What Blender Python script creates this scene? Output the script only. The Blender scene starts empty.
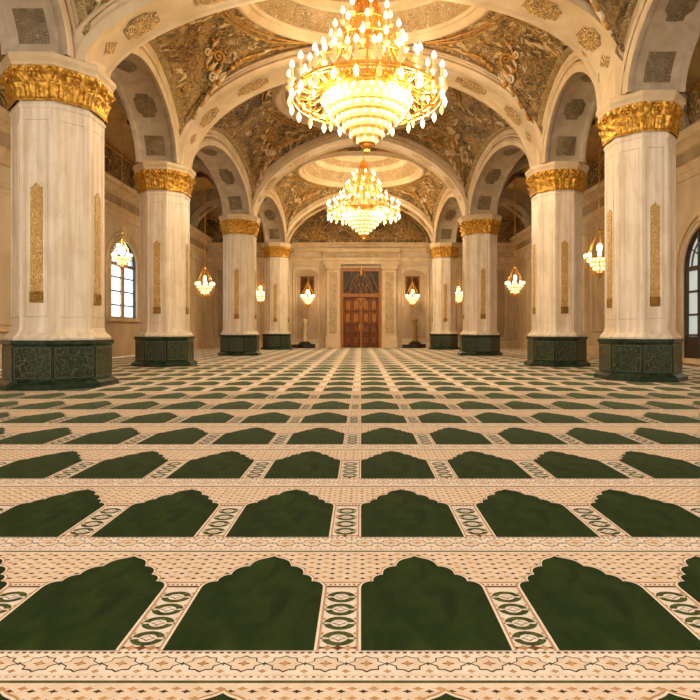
import bpy, math, random
from mathutils import Vector
random.seed(7)
R = random.random
PI = math.pi
sc = bpy.context.scene
COL = sc.collection

# ------------------------------------------------------------------ materials
def lin(c):
    def f(v):
        v /= 255.0
        return v / 12.92 if v <= 0.04045 else ((v + 0.055) / 1.055) ** 2.4
    return (f(c[0]), f(c[1]), f(c[2]), 1.0)

def new_mat(name):
    m = bpy.data.materials.new(name); m.use_nodes = True
    nt = m.node_tree
    return m, nt, nt.nodes['Principled BSDF']

def coords(nt, scale=(1, 1, 1), kind='Object'):
    tc = nt.nodes.new('ShaderNodeTexCoord'); mp = nt.nodes.new('ShaderNodeMapping')
    mp.inputs['Scale'].default_value = scale
    nt.links.new(tc.outputs[kind], mp.inputs['Vector'])
    return mp.outputs['Vector']

def noise(nt, vec, scale, detail=4, dist=0.0, rough=0.55):
    n = nt.nodes.new('ShaderNodeTexNoise')
    n.inputs['Scale'].default_value = scale; n.inputs['Detail'].default_value = detail
    n.inputs['Distortion'].default_value = dist; n.inputs['Roughness'].default_value = rough
    nt.links.new(vec, n.inputs['Vector'])
    return n.outputs['Fac']

def ramp(nt, fac, stops, interp='LINEAR'):
    r = nt.nodes.new('ShaderNodeValToRGB'); r.color_ramp.interpolation = interp
    e = r.color_ramp.elements
    e[0].position, e[0].color = stops[0][0], stops[0][1]
    e[1].position, e[1].color = stops[-1][0], stops[-1][1]
    for p, c in stops[1:-1]:
        x = e.new(p); x.color = c
    nt.links.new(fac, r.inputs['Fac'])
    return r.outputs['Color']

def mixc(nt, fac, a, b, mode='MIX'):
    m = nt.nodes.new('ShaderNodeMix'); m.data_type = 'RGBA'; m.blend_type = mode
    for sock, v in ((m.inputs['Factor'], fac), (m.inputs['A'] if False else m.inputs[6], a), (m.inputs[7], b)):
        if hasattr(v, 'is_linked') or hasattr(v, 'links'):
            nt.links.new(v, sock)
        else:
            sock.default_value = v
    return m.outputs[2]

def bump(nt, bs, h, strength=0.3, dist=0.02):
    b = nt.nodes.new('ShaderNodeBump'); b.inputs['Strength'].default_value = strength
    b.inputs['Distance'].default_value = dist
    nt.links.new(h, b.inputs['Height']); nt.links.new(b.outputs['Normal'], bs.inputs['Normal'])

def m_noise(name, ca, cb, rough=0.6, scale=3.0, stretch=(1, 1, 1), metallic=0.0, bs_=0.0, detail=4, dist=0.0, spec=0.4):
    m, nt, bs = new_mat(name)
    v = coords(nt, stretch)
    f = noise(nt, v, scale, detail, dist)
    c = ramp(nt, f, [(0.3, lin(ca)), (0.7, lin(cb))])
    nt.links.new(c, bs.inputs['Base Color'])
    bs.inputs['Roughness'].default_value = rough; bs.inputs['Metallic'].default_value = metallic
    bs.inputs['Specular IOR Level'].default_value = spec
    if bs_ > 0:
        bump(nt, bs, f, bs_)
    return m

def m_marble(name, base, vein, rough=0.4):
    m, nt, bs = new_mat(name)
    v = coords(nt, (3.2, 3.2, 0.10))
    a = ramp(nt, noise(nt, v, 2.6, 6, 0.2), [(0.3, lin(vein)), (0.6, lin(base))])
    v2 = coords(nt, (1, 1, .45))
    b = ramp(nt, noise(nt, v2, 2.6, 8, .5), [(0.40, (.90, .87, .82, 1)), (0.52, (1, 1, 1, 1))])
    c = mixc(nt, 1.0, a, b, 'MULTIPLY')
    nt.links.new(c, bs.inputs['Base Color'])
    bs.inputs['Roughness'].default_value = rough
    return m

def m_ornament(name, ground, mid, line, hi, scale=2.2, rough=0.7, metallic=0.0, amt=0.5, bstr=0.35):
    """Curling painted or carved ornament: warped bands over a mottled ground."""
    m, nt, bs = new_mat(name)
    v = coords(nt)
    g = ramp(nt, noise(nt, v, scale * 0.6, 3, 1.0), [(0.35, lin(ground)), (0.68, lin(mid))])
    vo = nt.nodes.new('ShaderNodeTexVoronoi'); vo.feature = 'SMOOTH_F1'
    vo.inputs['Scale'].default_value = scale * 1.5
    nt.links.new(v, vo.inputs['Vector'])
    mm = nt.nodes.new('ShaderNodeMath'); mm.operation = 'MULTIPLY_ADD'
    nt.links.new(noise(nt, v, scale * 2.0, 2, 1.5), mm.inputs[0]); mm.inputs[1].default_value = 1.6
    nt.links.new(vo.outputs['Distance'], mm.inputs[2])
    s = nt.nodes.new('ShaderNodeMath'); s.operation = 'MULTIPLY'; s.inputs[1].default_value = 22.0
    nt.links.new(mm.outputs[0], s.inputs[0])
    sn = nt.nodes.new('ShaderNodeMath'); sn.operation = 'SINE'; nt.links.new(s.outputs[0], sn.inputs[0])
    f = ramp(nt, sn.outputs[0], [(amt, (0, 0, 0, 1)), (min(.99, amt + 0.22), (1, 1, 1, 1))])
    gate = ramp(nt, noise(nt, v, scale * 0.9, 2, 0.4), [(0.42, (0, 0, 0, 1)), (0.56, (1, 1, 1, 1))])
    lc = mixc(nt, gate, lin(line), lin(hi))
    c = mixc(nt, f, g, lc)
    nt.links.new(c, bs.inputs['Base Color'])
    bs.inputs['Roughness'].default_value = rough; bs.inputs['Metallic'].default_value = metallic
    if bstr:
        bump(nt, bs, f, bstr, 0.03)
    return m

def m_emit(name, c, strength, base=(255, 240, 210)):
    m, nt, bs = new_mat(name)
    bs.inputs['Base Color'].default_value = lin(base)
    bs.inputs['Emission Color'].default_value = lin(c)
    bs.inputs['Emission Strength'].default_value = strength
    return m

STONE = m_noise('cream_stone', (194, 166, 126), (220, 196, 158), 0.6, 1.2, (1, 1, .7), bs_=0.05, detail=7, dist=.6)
SHADED_STONE = m_noise('shaded_stone', (158, 140, 116), (186, 167, 140), 0.65, 2.0, detail=7, dist=.8)  # stone darkened so the shade under the arches is in its colour
SHAFT = m_marble('streaked_cream_marble', (236, 219, 195), (208, 186, 158))
WALL = m_noise('wall_stone', (186, 162, 130), (214, 192, 160), 0.6, .9, (1, 1, .5), detail=6, dist=.5)
PANEL = m_noise('panel_stone', (150, 124, 92), (184, 158, 124), 0.6, 1.4, (1, 1, .4), detail=6, dist=.7)
GOLD = m_noise('gilded_relief', (140, 86, 16), (236, 180, 70), 0.36, 11.0, metallic=0.55, bs_=0.6, detail=6)
CARVED_LINE = m_noise('green_marble_line', (84, 92, 58), (104, 108, 70), 0.4, 4.0)
BRASS = m_noise('polished_brass', (214, 146, 48), (244, 190, 90), 0.28, 6.0, metallic=0.8)
FILI = m_ornament('gold_filigree', (160, 116, 54), (186, 142, 72), (226, 188, 114), (240, 210, 148), 5.0, .5, .1, .45)
FILI_DARK = m_ornament('bronze_filigree', (92, 58, 16), (130, 88, 26), (206, 156, 60), (222, 176, 84), 12.0, .45, .4, .45)
CARVED_STONE = m_ornament('carved_cream_stone', (140, 114, 80), (172, 146, 108), (222, 198, 158), (206, 178, 134), 3.2, .6, 0, .3)
MEDAL = m_ornament('medallion_gilding', (104, 78, 40), (160, 122, 68), (222, 184, 118), (236, 200, 130), 2.6, .6, .2, .4)
MEDAL_DIM = m_ornament('medallion_umber', (92, 78, 56), (124, 106, 78), (164, 142, 106), (132, 106, 68), 4.0, .65, .1, .45)
GREENM = m_noise('dark_green_marble', (16, 30, 21), (46, 64, 44), 0.25, 3.5, detail=8, dist=1.2)
CARVED = m_ornament('carved_green_marble', (14, 26, 17), (30, 44, 28), (92, 90, 46), (66, 82, 50), 2.2, .3, .0, .55)
def m_fresco(name, sc_=1.0, hi=.60):
    """Painted vault: large olive and umber fields, leafy gold drawing and pale highlights."""
    m, nt, bs = new_mat(name)
    v = coords(nt)
    g = ramp(nt, noise(nt, v, .55 * sc_, 4, 1.2), [(0.34, lin((60, 49, 30))), (0.46, lin((108, 91, 58))), (0.56, lin((142, 115, 72))), (0.66, lin((88, 65, 36)))])
    g2 = ramp(nt, noise(nt, v, 2.4 * sc_, 5, 2.2), [(0.40, (.6, .56, .48, 1)), (0.58, (1.35, 1.28, 1.12, 1))])
    g = mixc(nt, 1.0, g, g2, 'MULTIPLY')
    gate = ramp(nt, noise(nt, v, .8 * sc_, 2, .6), [(0.44, (0, 0, 0, 1)), (0.56, (1, 1, 1, 1))])
    l1 = ramp(nt, noise(nt, v, 2.1 * sc_, 3, 2.8), [(0.47, (0, 0, 0, 1)), (0.5, (1, 1, 1, 1)), (0.53, (0, 0, 0, 1))])
    c = mixc(nt, l1, g, lin((196, 150, 74)))
    l2 = ramp(nt, noise(nt, v, 1.3 * sc_, 4, 3.0), [(hi, (0, 0, 0, 1)), (hi + .05, (1, 1, 1, 1))])
    mm = nt.nodes.new('ShaderNodeMath'); mm.operation = 'MULTIPLY'
    nt.links.new(l2, mm.inputs[0]); nt.links.new(gate, mm.inputs[1])
    c = mixc(nt, mm.outputs[0], c, lin((206, 182, 136)))
    nt.links.new(c, bs.inputs['Base Color']); bs.inputs['Roughness'].default_value = .75
    return m
FRESCO = m_fresco('ceiling_fresco', 1.0, .545)
FRESCO2 = m_fresco('frieze_fresco', 1.5, .55)
SCROLL = m_ornament('ring_scroll_band', (140, 118, 84), (168, 144, 106), (210, 186, 146), (190, 158, 104), 2.6, .65, .0, .4)
GARLAND = m_ornament('gilded_garland', (110, 88, 42), (150, 122, 66), (200, 168, 104), (222, 198, 150), 5.0, .6, .15, .4)
STUCCO = m_noise('white_stucco', (196, 170, 126), (228, 206, 168), 0.6, 5.0, bs_=.1)
GILT = m_noise('gilt_stucco', (160, 112, 44), (206, 158, 82), 0.5, 6.0, metallic=.3)
COVE = m_noise('ochre_plaster', (176, 142, 86), (200, 168, 112), 0.7, 1.0)
WOOD = m_noise('dark_walnut', (72, 34, 4), (116, 62, 12), 0.42, 3.0, (3, 3, .4), detail=6, dist=.8, spec=.2)
WOODL = m_noise('door_moulding_wood', (140, 82, 18), (176, 112, 34), 0.4, 3.0, (3, 3, .4), detail=5, spec=.25)
WOOD_DIM = m_noise('dimmed_panel_wood', (98, 50, 10), (138, 78, 20), 0.4, 3.0, (3, 3, .4), detail=5, spec=.2)
TRACERY = m_noise('dark_glass', (36, 30, 20), (60, 50, 34), 0.55, 2.0)
BLACK = m_noise('black_iron', (16, 13, 10), (34, 27, 20), 0.4, 4.0)
BRONZE = m_noise('aged_bronze', (66, 42, 16), (120, 80, 32), 0.4, 4.0, metallic=.5)
WINWOOD = m_noise('window_wood', (44, 28, 16), (70, 46, 28), 0.4, 3.0, (3, 3, .4))
LEAD = m_noise('window_lead', (70, 78, 84), (104, 112, 118), 0.4, 3.0)
PANE = m_emit('daylit_pane', (220, 236, 250), 2.2, (200, 215, 225))
PANE_DIM = m_emit('frosted_daylit_pane', (190, 206, 206), 0.55, (180, 190, 190))
BULB = m_emit('lit_bulb', (255, 230, 176), 5.0)
DROP = m_emit('lit_drop', (255, 226, 160), 2.6)
WAX = m_emit('candle_sleeve', (255, 214, 140), .25, (236, 204, 146))
CRYSTAL = m_emit('lit_crystal', (255, 216, 140), .75, (214, 170, 96))
CRYSTAL_DIM = m_emit('hanging_crystal', (255, 206, 130), .5, (226, 186, 116))

def m_carpet(name, ca, cb, scale, stretch=(1, 1, 1), rough=0.95, sheen=.05):
    m, nt, bs = new_mat(name)
    v = coords(nt, stretch)
    f = noise(nt, v, scale, 5, .8)
    c = ramp(nt, f, [(0.32, lin(ca)), (0.7, lin(cb))])
    nt.links.new(c, bs.inputs['Base Color'])
    bs.inputs['Roughness'].default_value = rough
    bs.inputs['Specular IOR Level'].default_value = 0.12
    bs.inputs['Sheen Weight'].default_value = sheen; bs.inputs['Sheen Roughness'].default_value = .12
    bs.inputs['Sheen Tint'].default_value = (.82, .92, .5, 1)
    v2 = coords(nt)
    bump(nt, bs, noise(nt, v2, 220, 2), 0.25, 0.004)
    return m
K_CREAM = m_carpet('carpet_cream', (226, 208, 188), (240, 226, 210), 14)
K_PINK = m_carpet('carpet_blush', (220, 194, 166), (234, 212, 188), 14)
K_GREEN = m_carpet('carpet_green', (27, 41, 13), (45, 60, 21), 6, (1.2, .6, 1), sheen=.8)
K_RING = m_carpet('carpet_ring_green', (44, 58, 26), (96, 100, 54), 30)
K_BROWN = m_carpet('carpet_brown', (96, 58, 34), (132, 82, 48), 30)
K_DARK = m_carpet('carpet_umber', (66, 48, 32), (92, 66, 42), 30)
K_ORANGE = m_carpet('carpet_orange', (180, 132, 88), (204, 160, 114), 30)
K_LINE = m_carpet('carpet_olive_line', (76, 80, 44), (104, 100, 60), 20)
CARPET_MATS = [K_CREAM, K_PINK, K_RING, K_BROWN, K_DARK, K_ORANGE, K_LINE, K_GREEN]
CR, PK, RG, BR, DK, OR, LN, GN = range(8)

# ------------------------------------------------------------------ mesh helper
class MB:
    def __init__(self):
        self.v = []; self.f = []; self.m = []; self.s = []
    def face(self, pts, mi=0, smooth=False):
        b = len(self.v); self.v += [tuple(p) for p in pts]
        self.f.append(tuple(range(b, b + len(pts)))); self.m.append(mi); self.s.append(smooth)
    def grid(self, rows, close_u=False, close_v=False, mi=0, smooth=True):
        """rows: list of equal-length point lists."""
        b = len(self.v); n = len(rows[0]); k = len(rows)
        for r in rows:
            self.v += [tuple(p) for p in r]
        for i in range(k if close_v else k - 1):
            i2 = (i + 1) % k
            for j in range(n if close_u else n - 1):
                j2 = (j + 1) % n
                self.f.append((b + i * n + j, b + i * n + j2, b + i2 * n + j2, b + i2 * n + j))
                self.m.append(mi); self.s.append(smooth)
    def box(self, x0, x1, y0, y1, z0, z1, mi=0):
        p = [(x0, y0, z0), (x1, y0, z0), (x1, y1, z0), (x0, y1, z0), (x0, y0, z1), (x1, y0, z1), (x1, y1, z1), (x0, y1, z1)]
        b = len(self.v); self.v += p
        for q in ((3, 2, 1, 0), (4, 5, 6, 7), (0, 1, 5, 4), (1, 2, 6, 5), (2, 3, 7, 6), (3, 0, 4, 7)):
            self.f.append(tuple(b + i for i in q)); self.m.append(mi); self.s.append(False)
    def lathe(self, prof, n=24, c=(0, 0, 0), mi=0, smooth=True, sx=1.0, sy=1.0):
        rows = []
        for r, z in prof:
            rows.append([(c[0] + sx * r * math.cos(2 * PI * k / n), c[1] + sy * r * math.sin(2 * PI * k / n), c[2] + z) for k in range(n)])
        self.grid(rows, close_u=True, mi=mi, smooth=smooth)
    def tube(self, pts, r, n=6, mi=0, close=False):
        pts = [Vector(p) for p in pts]; rows = []
        k = len(pts); prev = None
        for i, p in enumerate(pts):
            a = pts[(i - 1) % k] if (i > 0 or close) else p
            c = pts[(i + 1) % k] if (i < k - 1 or close) else p
            t = (c - a); t = t.normalized() if t.length > 1e-9 else Vector((0, 0, 1))
            up = Vector((0, 0, 1)) if abs(t.z) < .95 else Vector((1, 0, 0))
            if prev is not None:
                u = (prev - t * prev.dot(t))
                u = u.normalized() if u.length > 1e-6 else t.cross(up).normalized()
            else:
                u = t.cross(up).normalized()
            prev = u; w = t.cross(u)
            rr = r[i] if isinstance(r, (list, tuple)) else r
            rows.append([p + (u * math.cos(2 * PI * q / n) + w * math.sin(2 * PI * q / n)) * rr for q in range(n)])
        self.grid(rows, close_u=True, close_v=close, mi=mi)
        if not close:
            self.face(list(reversed(rows[0])), mi); self.face(rows[-1], mi)
    def ball(self, c, r, n=8, mi=0, sz=1.0):
        h = max(4, n // 2 + 1)
        self.lathe([(max(1e-4, r * math.sin(PI * i / h)), -r * sz * math.cos(PI * i / h)) for i in range(h + 1)], n, c, mi)
    def build(self, name, mats, parent=None, data_only=False):
        me = bpy.data.meshes.new(name)
        me.from_pydata(self.v, [], self.f)
        mats = mats if isinstance(mats, (list, tuple)) else [mats]
        for m in mats:
            me.materials.append(m)
        me.polygons.foreach_set('material_index', self.m)
        me.polygons.foreach_set('use_smooth', self.s)
        me.update()
        return link(name, me, parent)

def link(name, me, parent=None):
    o = bpy.data.objects.new(name, me); COL.objects.link(o)
    if parent is not None:
        o.parent = parent
    return o

def tag(o, label=None, cat=None, group=None, kind=None):
    if label: o['label'] = label
    if cat: o['category'] = cat
    if group: o['group'] = group
    if kind: o['kind'] = kind
    return o

def empty(name, loc=(0, 0, 0), label=None, cat=None, group=None, kind=None):
    o = bpy.data.objects.new(name, None); COL.objects.link(o)
    o.location = loc; o.empty_display_size = 0.2
    return tag(o, label, cat, group, kind)

def copy_tree(o, parent=None):
    c = o.copy(); COL.objects.link(c)
    if parent is not None:
        c.parent = parent
    for ch in list(o.children):
        copy_tree(ch, c)
    return c

# ------------------------------------------------------------------ layout
XW, YB, ZC = 12.1, 44.0, 11.2          # side walls, end wall, aisle ceiling
Y0 = -4.0                              # where the hall is cut behind the camera
SPR = 7.42                             # springing height of the arches
# column lines: (x, y, plan scale) left and right, from the camera to the end wall
LEFT = [(-7.23, 13.4, 1.02), (-7.42, 21.2, .92), (-6.55, 30.3, .92), (-5.95, 39.6, .89)]
RIGHT = [(7.56, 15.2, 0.89), (7.40, 21.2, .93), (6.42, 30.3, .95), (5.85, 39.6, .88)]
LEFT0, RIGHT0 = (-7.3, 5.6, 1.0), (7.5, 6.6, 1.0)

# ------------------------------------------------------------------ floor and carpet
fl = MB(); fl.box(-XW - .3, XW + .3, Y0, YB + .3, -0.25, -0.0155)
tag(fl.build('floor', WALL), 'stone floor under the prayer carpet', 'floor', kind='structure')

P, MW = 0.803, 0.612                    # period of the prayer places and width of a green niche
ROWB = [1.158, 2.278, 3.534, 4.935, 6.425, 7.905, 9.298, 10.75, 12.13, 13.40]
while ROWB[-1] + 1.40 < YB - .6:
    ROWB.append(ROWB[-1] + 1.40)
ROWB.append(YB - 0.46)
T0 = 0.012

def quad(mb, x0, x1, y0, y1, z, mi):
    mb.face([(x0, y0, z), (x1, y0, z), (x1, y1, z), (x0, y1, z)], mi)

def niche_outline(L, grow=0.0):
    """Scalloped outline of one niche; x from 0 to MW, y from 0 to the tip."""
    hs, ht = 0.443 * L, 0.748 * L
    w = MW / 2
    cusps = [(1.0, 0.0), (0.79, 0.19), (0.62, 0.40), (0.37, 0.68), (0.0, 1.0)]
    pts = []
    for i in range(len(cusps) - 1):
        (ua, va), (ub, vb) = cusps[i], cusps[i + 1]
        nn = 7 if i < 3 else 9
        for k in range(nn):
            t = k / nn
            u, v = ua + (ub - ua) * t, va + (vb - va) * t
            if i < 3:
                bl = 0.44 * math.sin(PI * t) ** .8
                du, dv = (vb - va), -(ub - ua)
                u += du * bl * 0.55; v += dv * bl * 0.5
            else:
                bl = math.sin(PI * t) * 0.10 * (1 - .3 * t)
                u += bl * .8; v += bl * .7
                if t > .8: v += 0.03 * (t - .8) / .2
            pts.append((u, v))
    pts.append((0.0, 1.04))
    half = [(w + u * (w + grow), hs + v * (ht - hs + grow * 1.2)) for u, v in pts]
    left = [(2 * w - x, y) for x, y in half[:-1]][::-1]
    return [(-grow, 0.0), (MW + grow, 0.0)] + half + left

def star(mb, cx, cy, rx, ry, z, mi, inner=.74):
    pts = []
    for k in range(16):
        a = 2 * PI * k / 16
        r = 1.0 if k % 2 == 0 else inner
        if k % 8 == 0: r = 1.18
        pts.append((cx + rx * r * math.cos(a), cy + ry * r * math.sin(a), z))
    mb.face(pts, mi)

def diamond(mb, cx, cy, rx, ry, z, mi):
    mb.face([(cx - rx, cy, z), (cx - rx * .35, cy - ry * .45, z), (cx, cy - ry, z), (cx + rx * .35, cy - ry * .45, z), (cx + rx, cy, z),
             (cx + rx * .35, cy + ry * .45, z), (cx, cy + ry, z), (cx - rx * .35, cy + ry * .45, z)], mi)

def arc_band(mb, cx, cy, rx, ry, a0, a1, w, z, mi, n=6):
    for k in range(n):
        t0, t1 = a0 + (a1 - a0) * k / n, a0 + (a1 - a0) * (k + 1) / n
        q = []
        for t, s in ((t0, 1), (t1, 1), (t1, 1 - w), (t0, 1 - w)):
            q.append((cx + rx * s * math.cos(t), cy + ry * s * math.sin(t), z))
        mb.face(q, mi)

ORD = ['nearest', 'second', 'third', 'fourth', 'fifth', 'sixth', 'seventh', 'eighth', 'ninth', 'tenth', 'eleventh', 'twelfth',
       'thirteenth', 'fourteenth', 'fifteenth']

def carpet_row(i, b, e):
    L = e - b
    near = b < 12.0
    mid = b < 20.0
    vis = min(XW, 0.66 * e + 1.2)
    k0, k1 = -int(math.ceil(vis / P)), int(math.ceil(vis / P))
    X0, X1 = max(-XW + .42, k0 * P - (P - MW)), min(XW - .42, k1 * P)
    n_tot = len(ROWB) - 1
    if i < 13:
        lab = f'green and cream prayer carpet strip, {ORD[i]} across the hall counted from the camera'
    elif n_tot - i <= 14:
        q = n_tot - 1 - i
        lab = 'green and cream prayer carpet strip ' + ('lying right against the end wall' if q == 0 else f'lying {ORD[q]} from the end wall with the door')
    else:
        lab = f'green and cream prayer carpet strip, number {i + 1} across the hall from the camera'
    g = MB()
    x0, x1 = (X0, X1)
    g.box(x0, x1, 0.0, L - 0.004, 0, T0, CR)
    z = T0
    d1, d2, d3, d4 = z + .0006, z + .0012, z + .0018, z + .0024
    ys, yt, yl, yb = 0.443 * L, 0.748 * L, 0.815 * L, 0.842 * L
    # blush field behind the niche heads and the olive line
    quad(g, x0, x1, ys, yl, d1, PK)
    quad(g, x0, x1, yl, yl + .014 * L, d1, LN)
    root = g
    if near:
        for k in range(k0 - 1, k1 + 1):
            sx = k * P + MW                         # strip between two niches
            if sx > x1 - .05 or sx + (P - MW) < x0 + .01: continue
            sw = P - MW
            cx = sx + sw / 2
            a, c = max(sx, x0), min(sx + sw, x1)
            for xx in (a + .012, c - .018):
                quad(g, xx, xx + .006, .03 * L, ys - .02 * L, d1, OR)
            # serrated band at the head and scalloped bar at the foot of the strip
            quad(g, a - .01, c + .01, ys, ys + .055 * L, d2, CR)
            quad(g, a - .03, c + .03, ys + .006 * L, ys + .02 * L, d3, BR)
            quad(g, a - .05, c + .05, ys + .044 * L, ys + .056 * L, d3, OR)
            for q in range(8):
                diamond(g, a + (c - a) * (q + .5) / 8, ys + .031 * L, .008, .008 * L, d3, BR)
            for q in range(5):
                diamond(g, a - .01 + (c - a + .02) * (q + .5) / 5, .018 * L, .03, .017 * L, d2, OR if q % 2 else BR)
            for q in range(4):
                cy = (.075 + q * .098) * L
                for a0 in (0.16 * PI, 1.16 * PI):
                    arc_band(g, cx, cy, 0.071, .045 * L, a0 - .11 * PI, a0 + .79 * PI, .46, d2, RG, 8)
                diamond(g, cx, cy, .034, .018 * L, d2, BR)
                diamond(g, cx, cy, .026, .013 * L, d3, CR)
                for sgn in (-1, 1):
                    diamond(g, cx + sgn * .07, cy + .03 * L, .008, .014, d2, OR)
                    diamond(g, cx + sgn * .072, cy, .009, .007, d2, DK)
    if mid:
        # rows of woven buds on the blush field
        sp = P / 10
        n0, n1 = int(math.ceil((x0 + .02) / sp)), int((x1 - .02) / sp)
        nr = 6
        for n in range(n0, n1):
            for r in range(nr):
                cy = ys + .075 * L + (yl - ys - .085 * L) * (r + .3) / nr
                if near:
                    diamond(g, (n + .1) * sp, cy, .019, .0095 * L, d2, DK)
                    diamond(g, (n + .6) * sp, cy + .014 * L, .022, .011 * L, d2, OR)
                else:
                    quad(g, (n + .1) * sp - .012, (n + .1) * sp + .012, cy - .012, cy + .012, d2, DK)
    # one niche, shared by the whole row (only this strip is this long)
    nm = MB()
    zz = T0 + .0026
    nm.face([(x, y, zz) for x, y in niche_outline(L, .020)][::1], OR)
    nm.face([(x, y, zz + .0006) for x, y in niche_outline(L, .011)], CR)
    nm.face([(x, y, zz + .0012) for x, y in niche_outline(L, 0.0)], GN)
    far = b > 21.0
    if far:
        for k in range(k0, k1):
            if k * P < x0 or k * P + MW > x1: continue
            g.face([(x + k * P, y, zz) for x, y in niche_outline(L, 0.0)[::2]], GN)
    o = g.build('carpet_strip', CARPET_MATS)
    tag(o, lab, 'carpet', 'prayer carpet strips across the hall')
    o.location = (0, b, -0.0145)
    if not far:
        me = None
        for k in range(k0, k1):
            if k * P < x0 - .01 or k * P + MW > x1 + .01: continue
            if me is None:
                c = nm.build('prayer_niche', CARPET_MATS, o); me = c.data
            else:
                c = link('prayer_niche', me, o)
            c.location = (k * P, 0, 0)
    # border of eight-pointed stars as a part of the strip
    if mid:
        h = MB()
        quad(h, x0, x1, yb, L - .004, d1, CR)
        quad(h, x0, x1, yb + .012 * L, yb + .020 * L, d2, PK)
        if near:
            sp = P / 5
            for n in range(int(math.ceil((x0 + .1) / sp)), int((x1 - .1) / sp) + 1):
                cx, cy = n * sp + .022, (yb + L) / 2 + .001 * L
                star(h, cx, cy, .066, .050 * L, d2, DK, .80)
                star(h, cx, cy, .059, .043 * L, d3, PK, .80)
                diamond(h, cx, cy, .026, .014 * L, d4, BR)
                diamond(h, cx, cy, .016, .02 * L, d4 + .0004, OR)
                for sgn in (-1, 1):
                    diamond(h, cx + sp / 2, cy + sgn * .043 * L, .018, .012 * L, d2, OR)
                diamond(h, cx + sp / 2, cy, .010, .012 * L, d2, RG)
            sp2 = P / 27
            for n in range(int(math.ceil((x0 + .02) / sp2)), int((x1 - .02) / sp2) + 1):
                quad(h, n * sp2 - .008, n * sp2 + .008, L - .016 * L, L - .006 * L, d2, BR)
                quad(h, n * sp2 - .006, n * sp2 + .006, yb + .002 * L, yb + .009 * L, d2, OR if n % 2 else BR)
            quad(h, x0, x1, L - .005 * L, L - .002 * L - .003, d2, OR)
        else:
            quad(h, x0, x1, yb + .04 * L, L - .05 * L, d2, PK)
        h.build('star_border', CARPET_MATS, o)
    return o

ROWP = [.80, .808, .855, .862, .862, .858, .842]          # the strips are woven with slightly different repeats
for i in range(len(ROWB) - 1):
    P = ROWP[i] if i < len(ROWP) else .828
    MW = P * .762
    carpet_row(i, ROWB[i], ROWB[i + 1])

# ------------------------------------------------------------------ columns
def octo(a, z, off=0.0):
    r = a / math.cos(PI / 8)
    return [(r * math.cos(PI / 8 + k * PI / 4 + off), r * math.sin(PI / 8 + k * PI / 4 + off), z) for k in range(8)]

def oct_loft(mb, prof, cap_top=True, cap_bot=True, mi=0):
    rows = [octo(a, z) for a, z in prof]
    mb.grid(rows, close_u=True, mi=mi, smooth=False)
    if cap_top: mb.face(rows[-1], mi)
    if cap_bot: mb.face(list(reversed(rows[0])), mi)

def rot_pts(pts, ang):
    c, s = math.cos(ang), math.sin(ang)
    return [(x * c - y * s, x * s + y * c, z) for x, y, z in pts]

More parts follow.
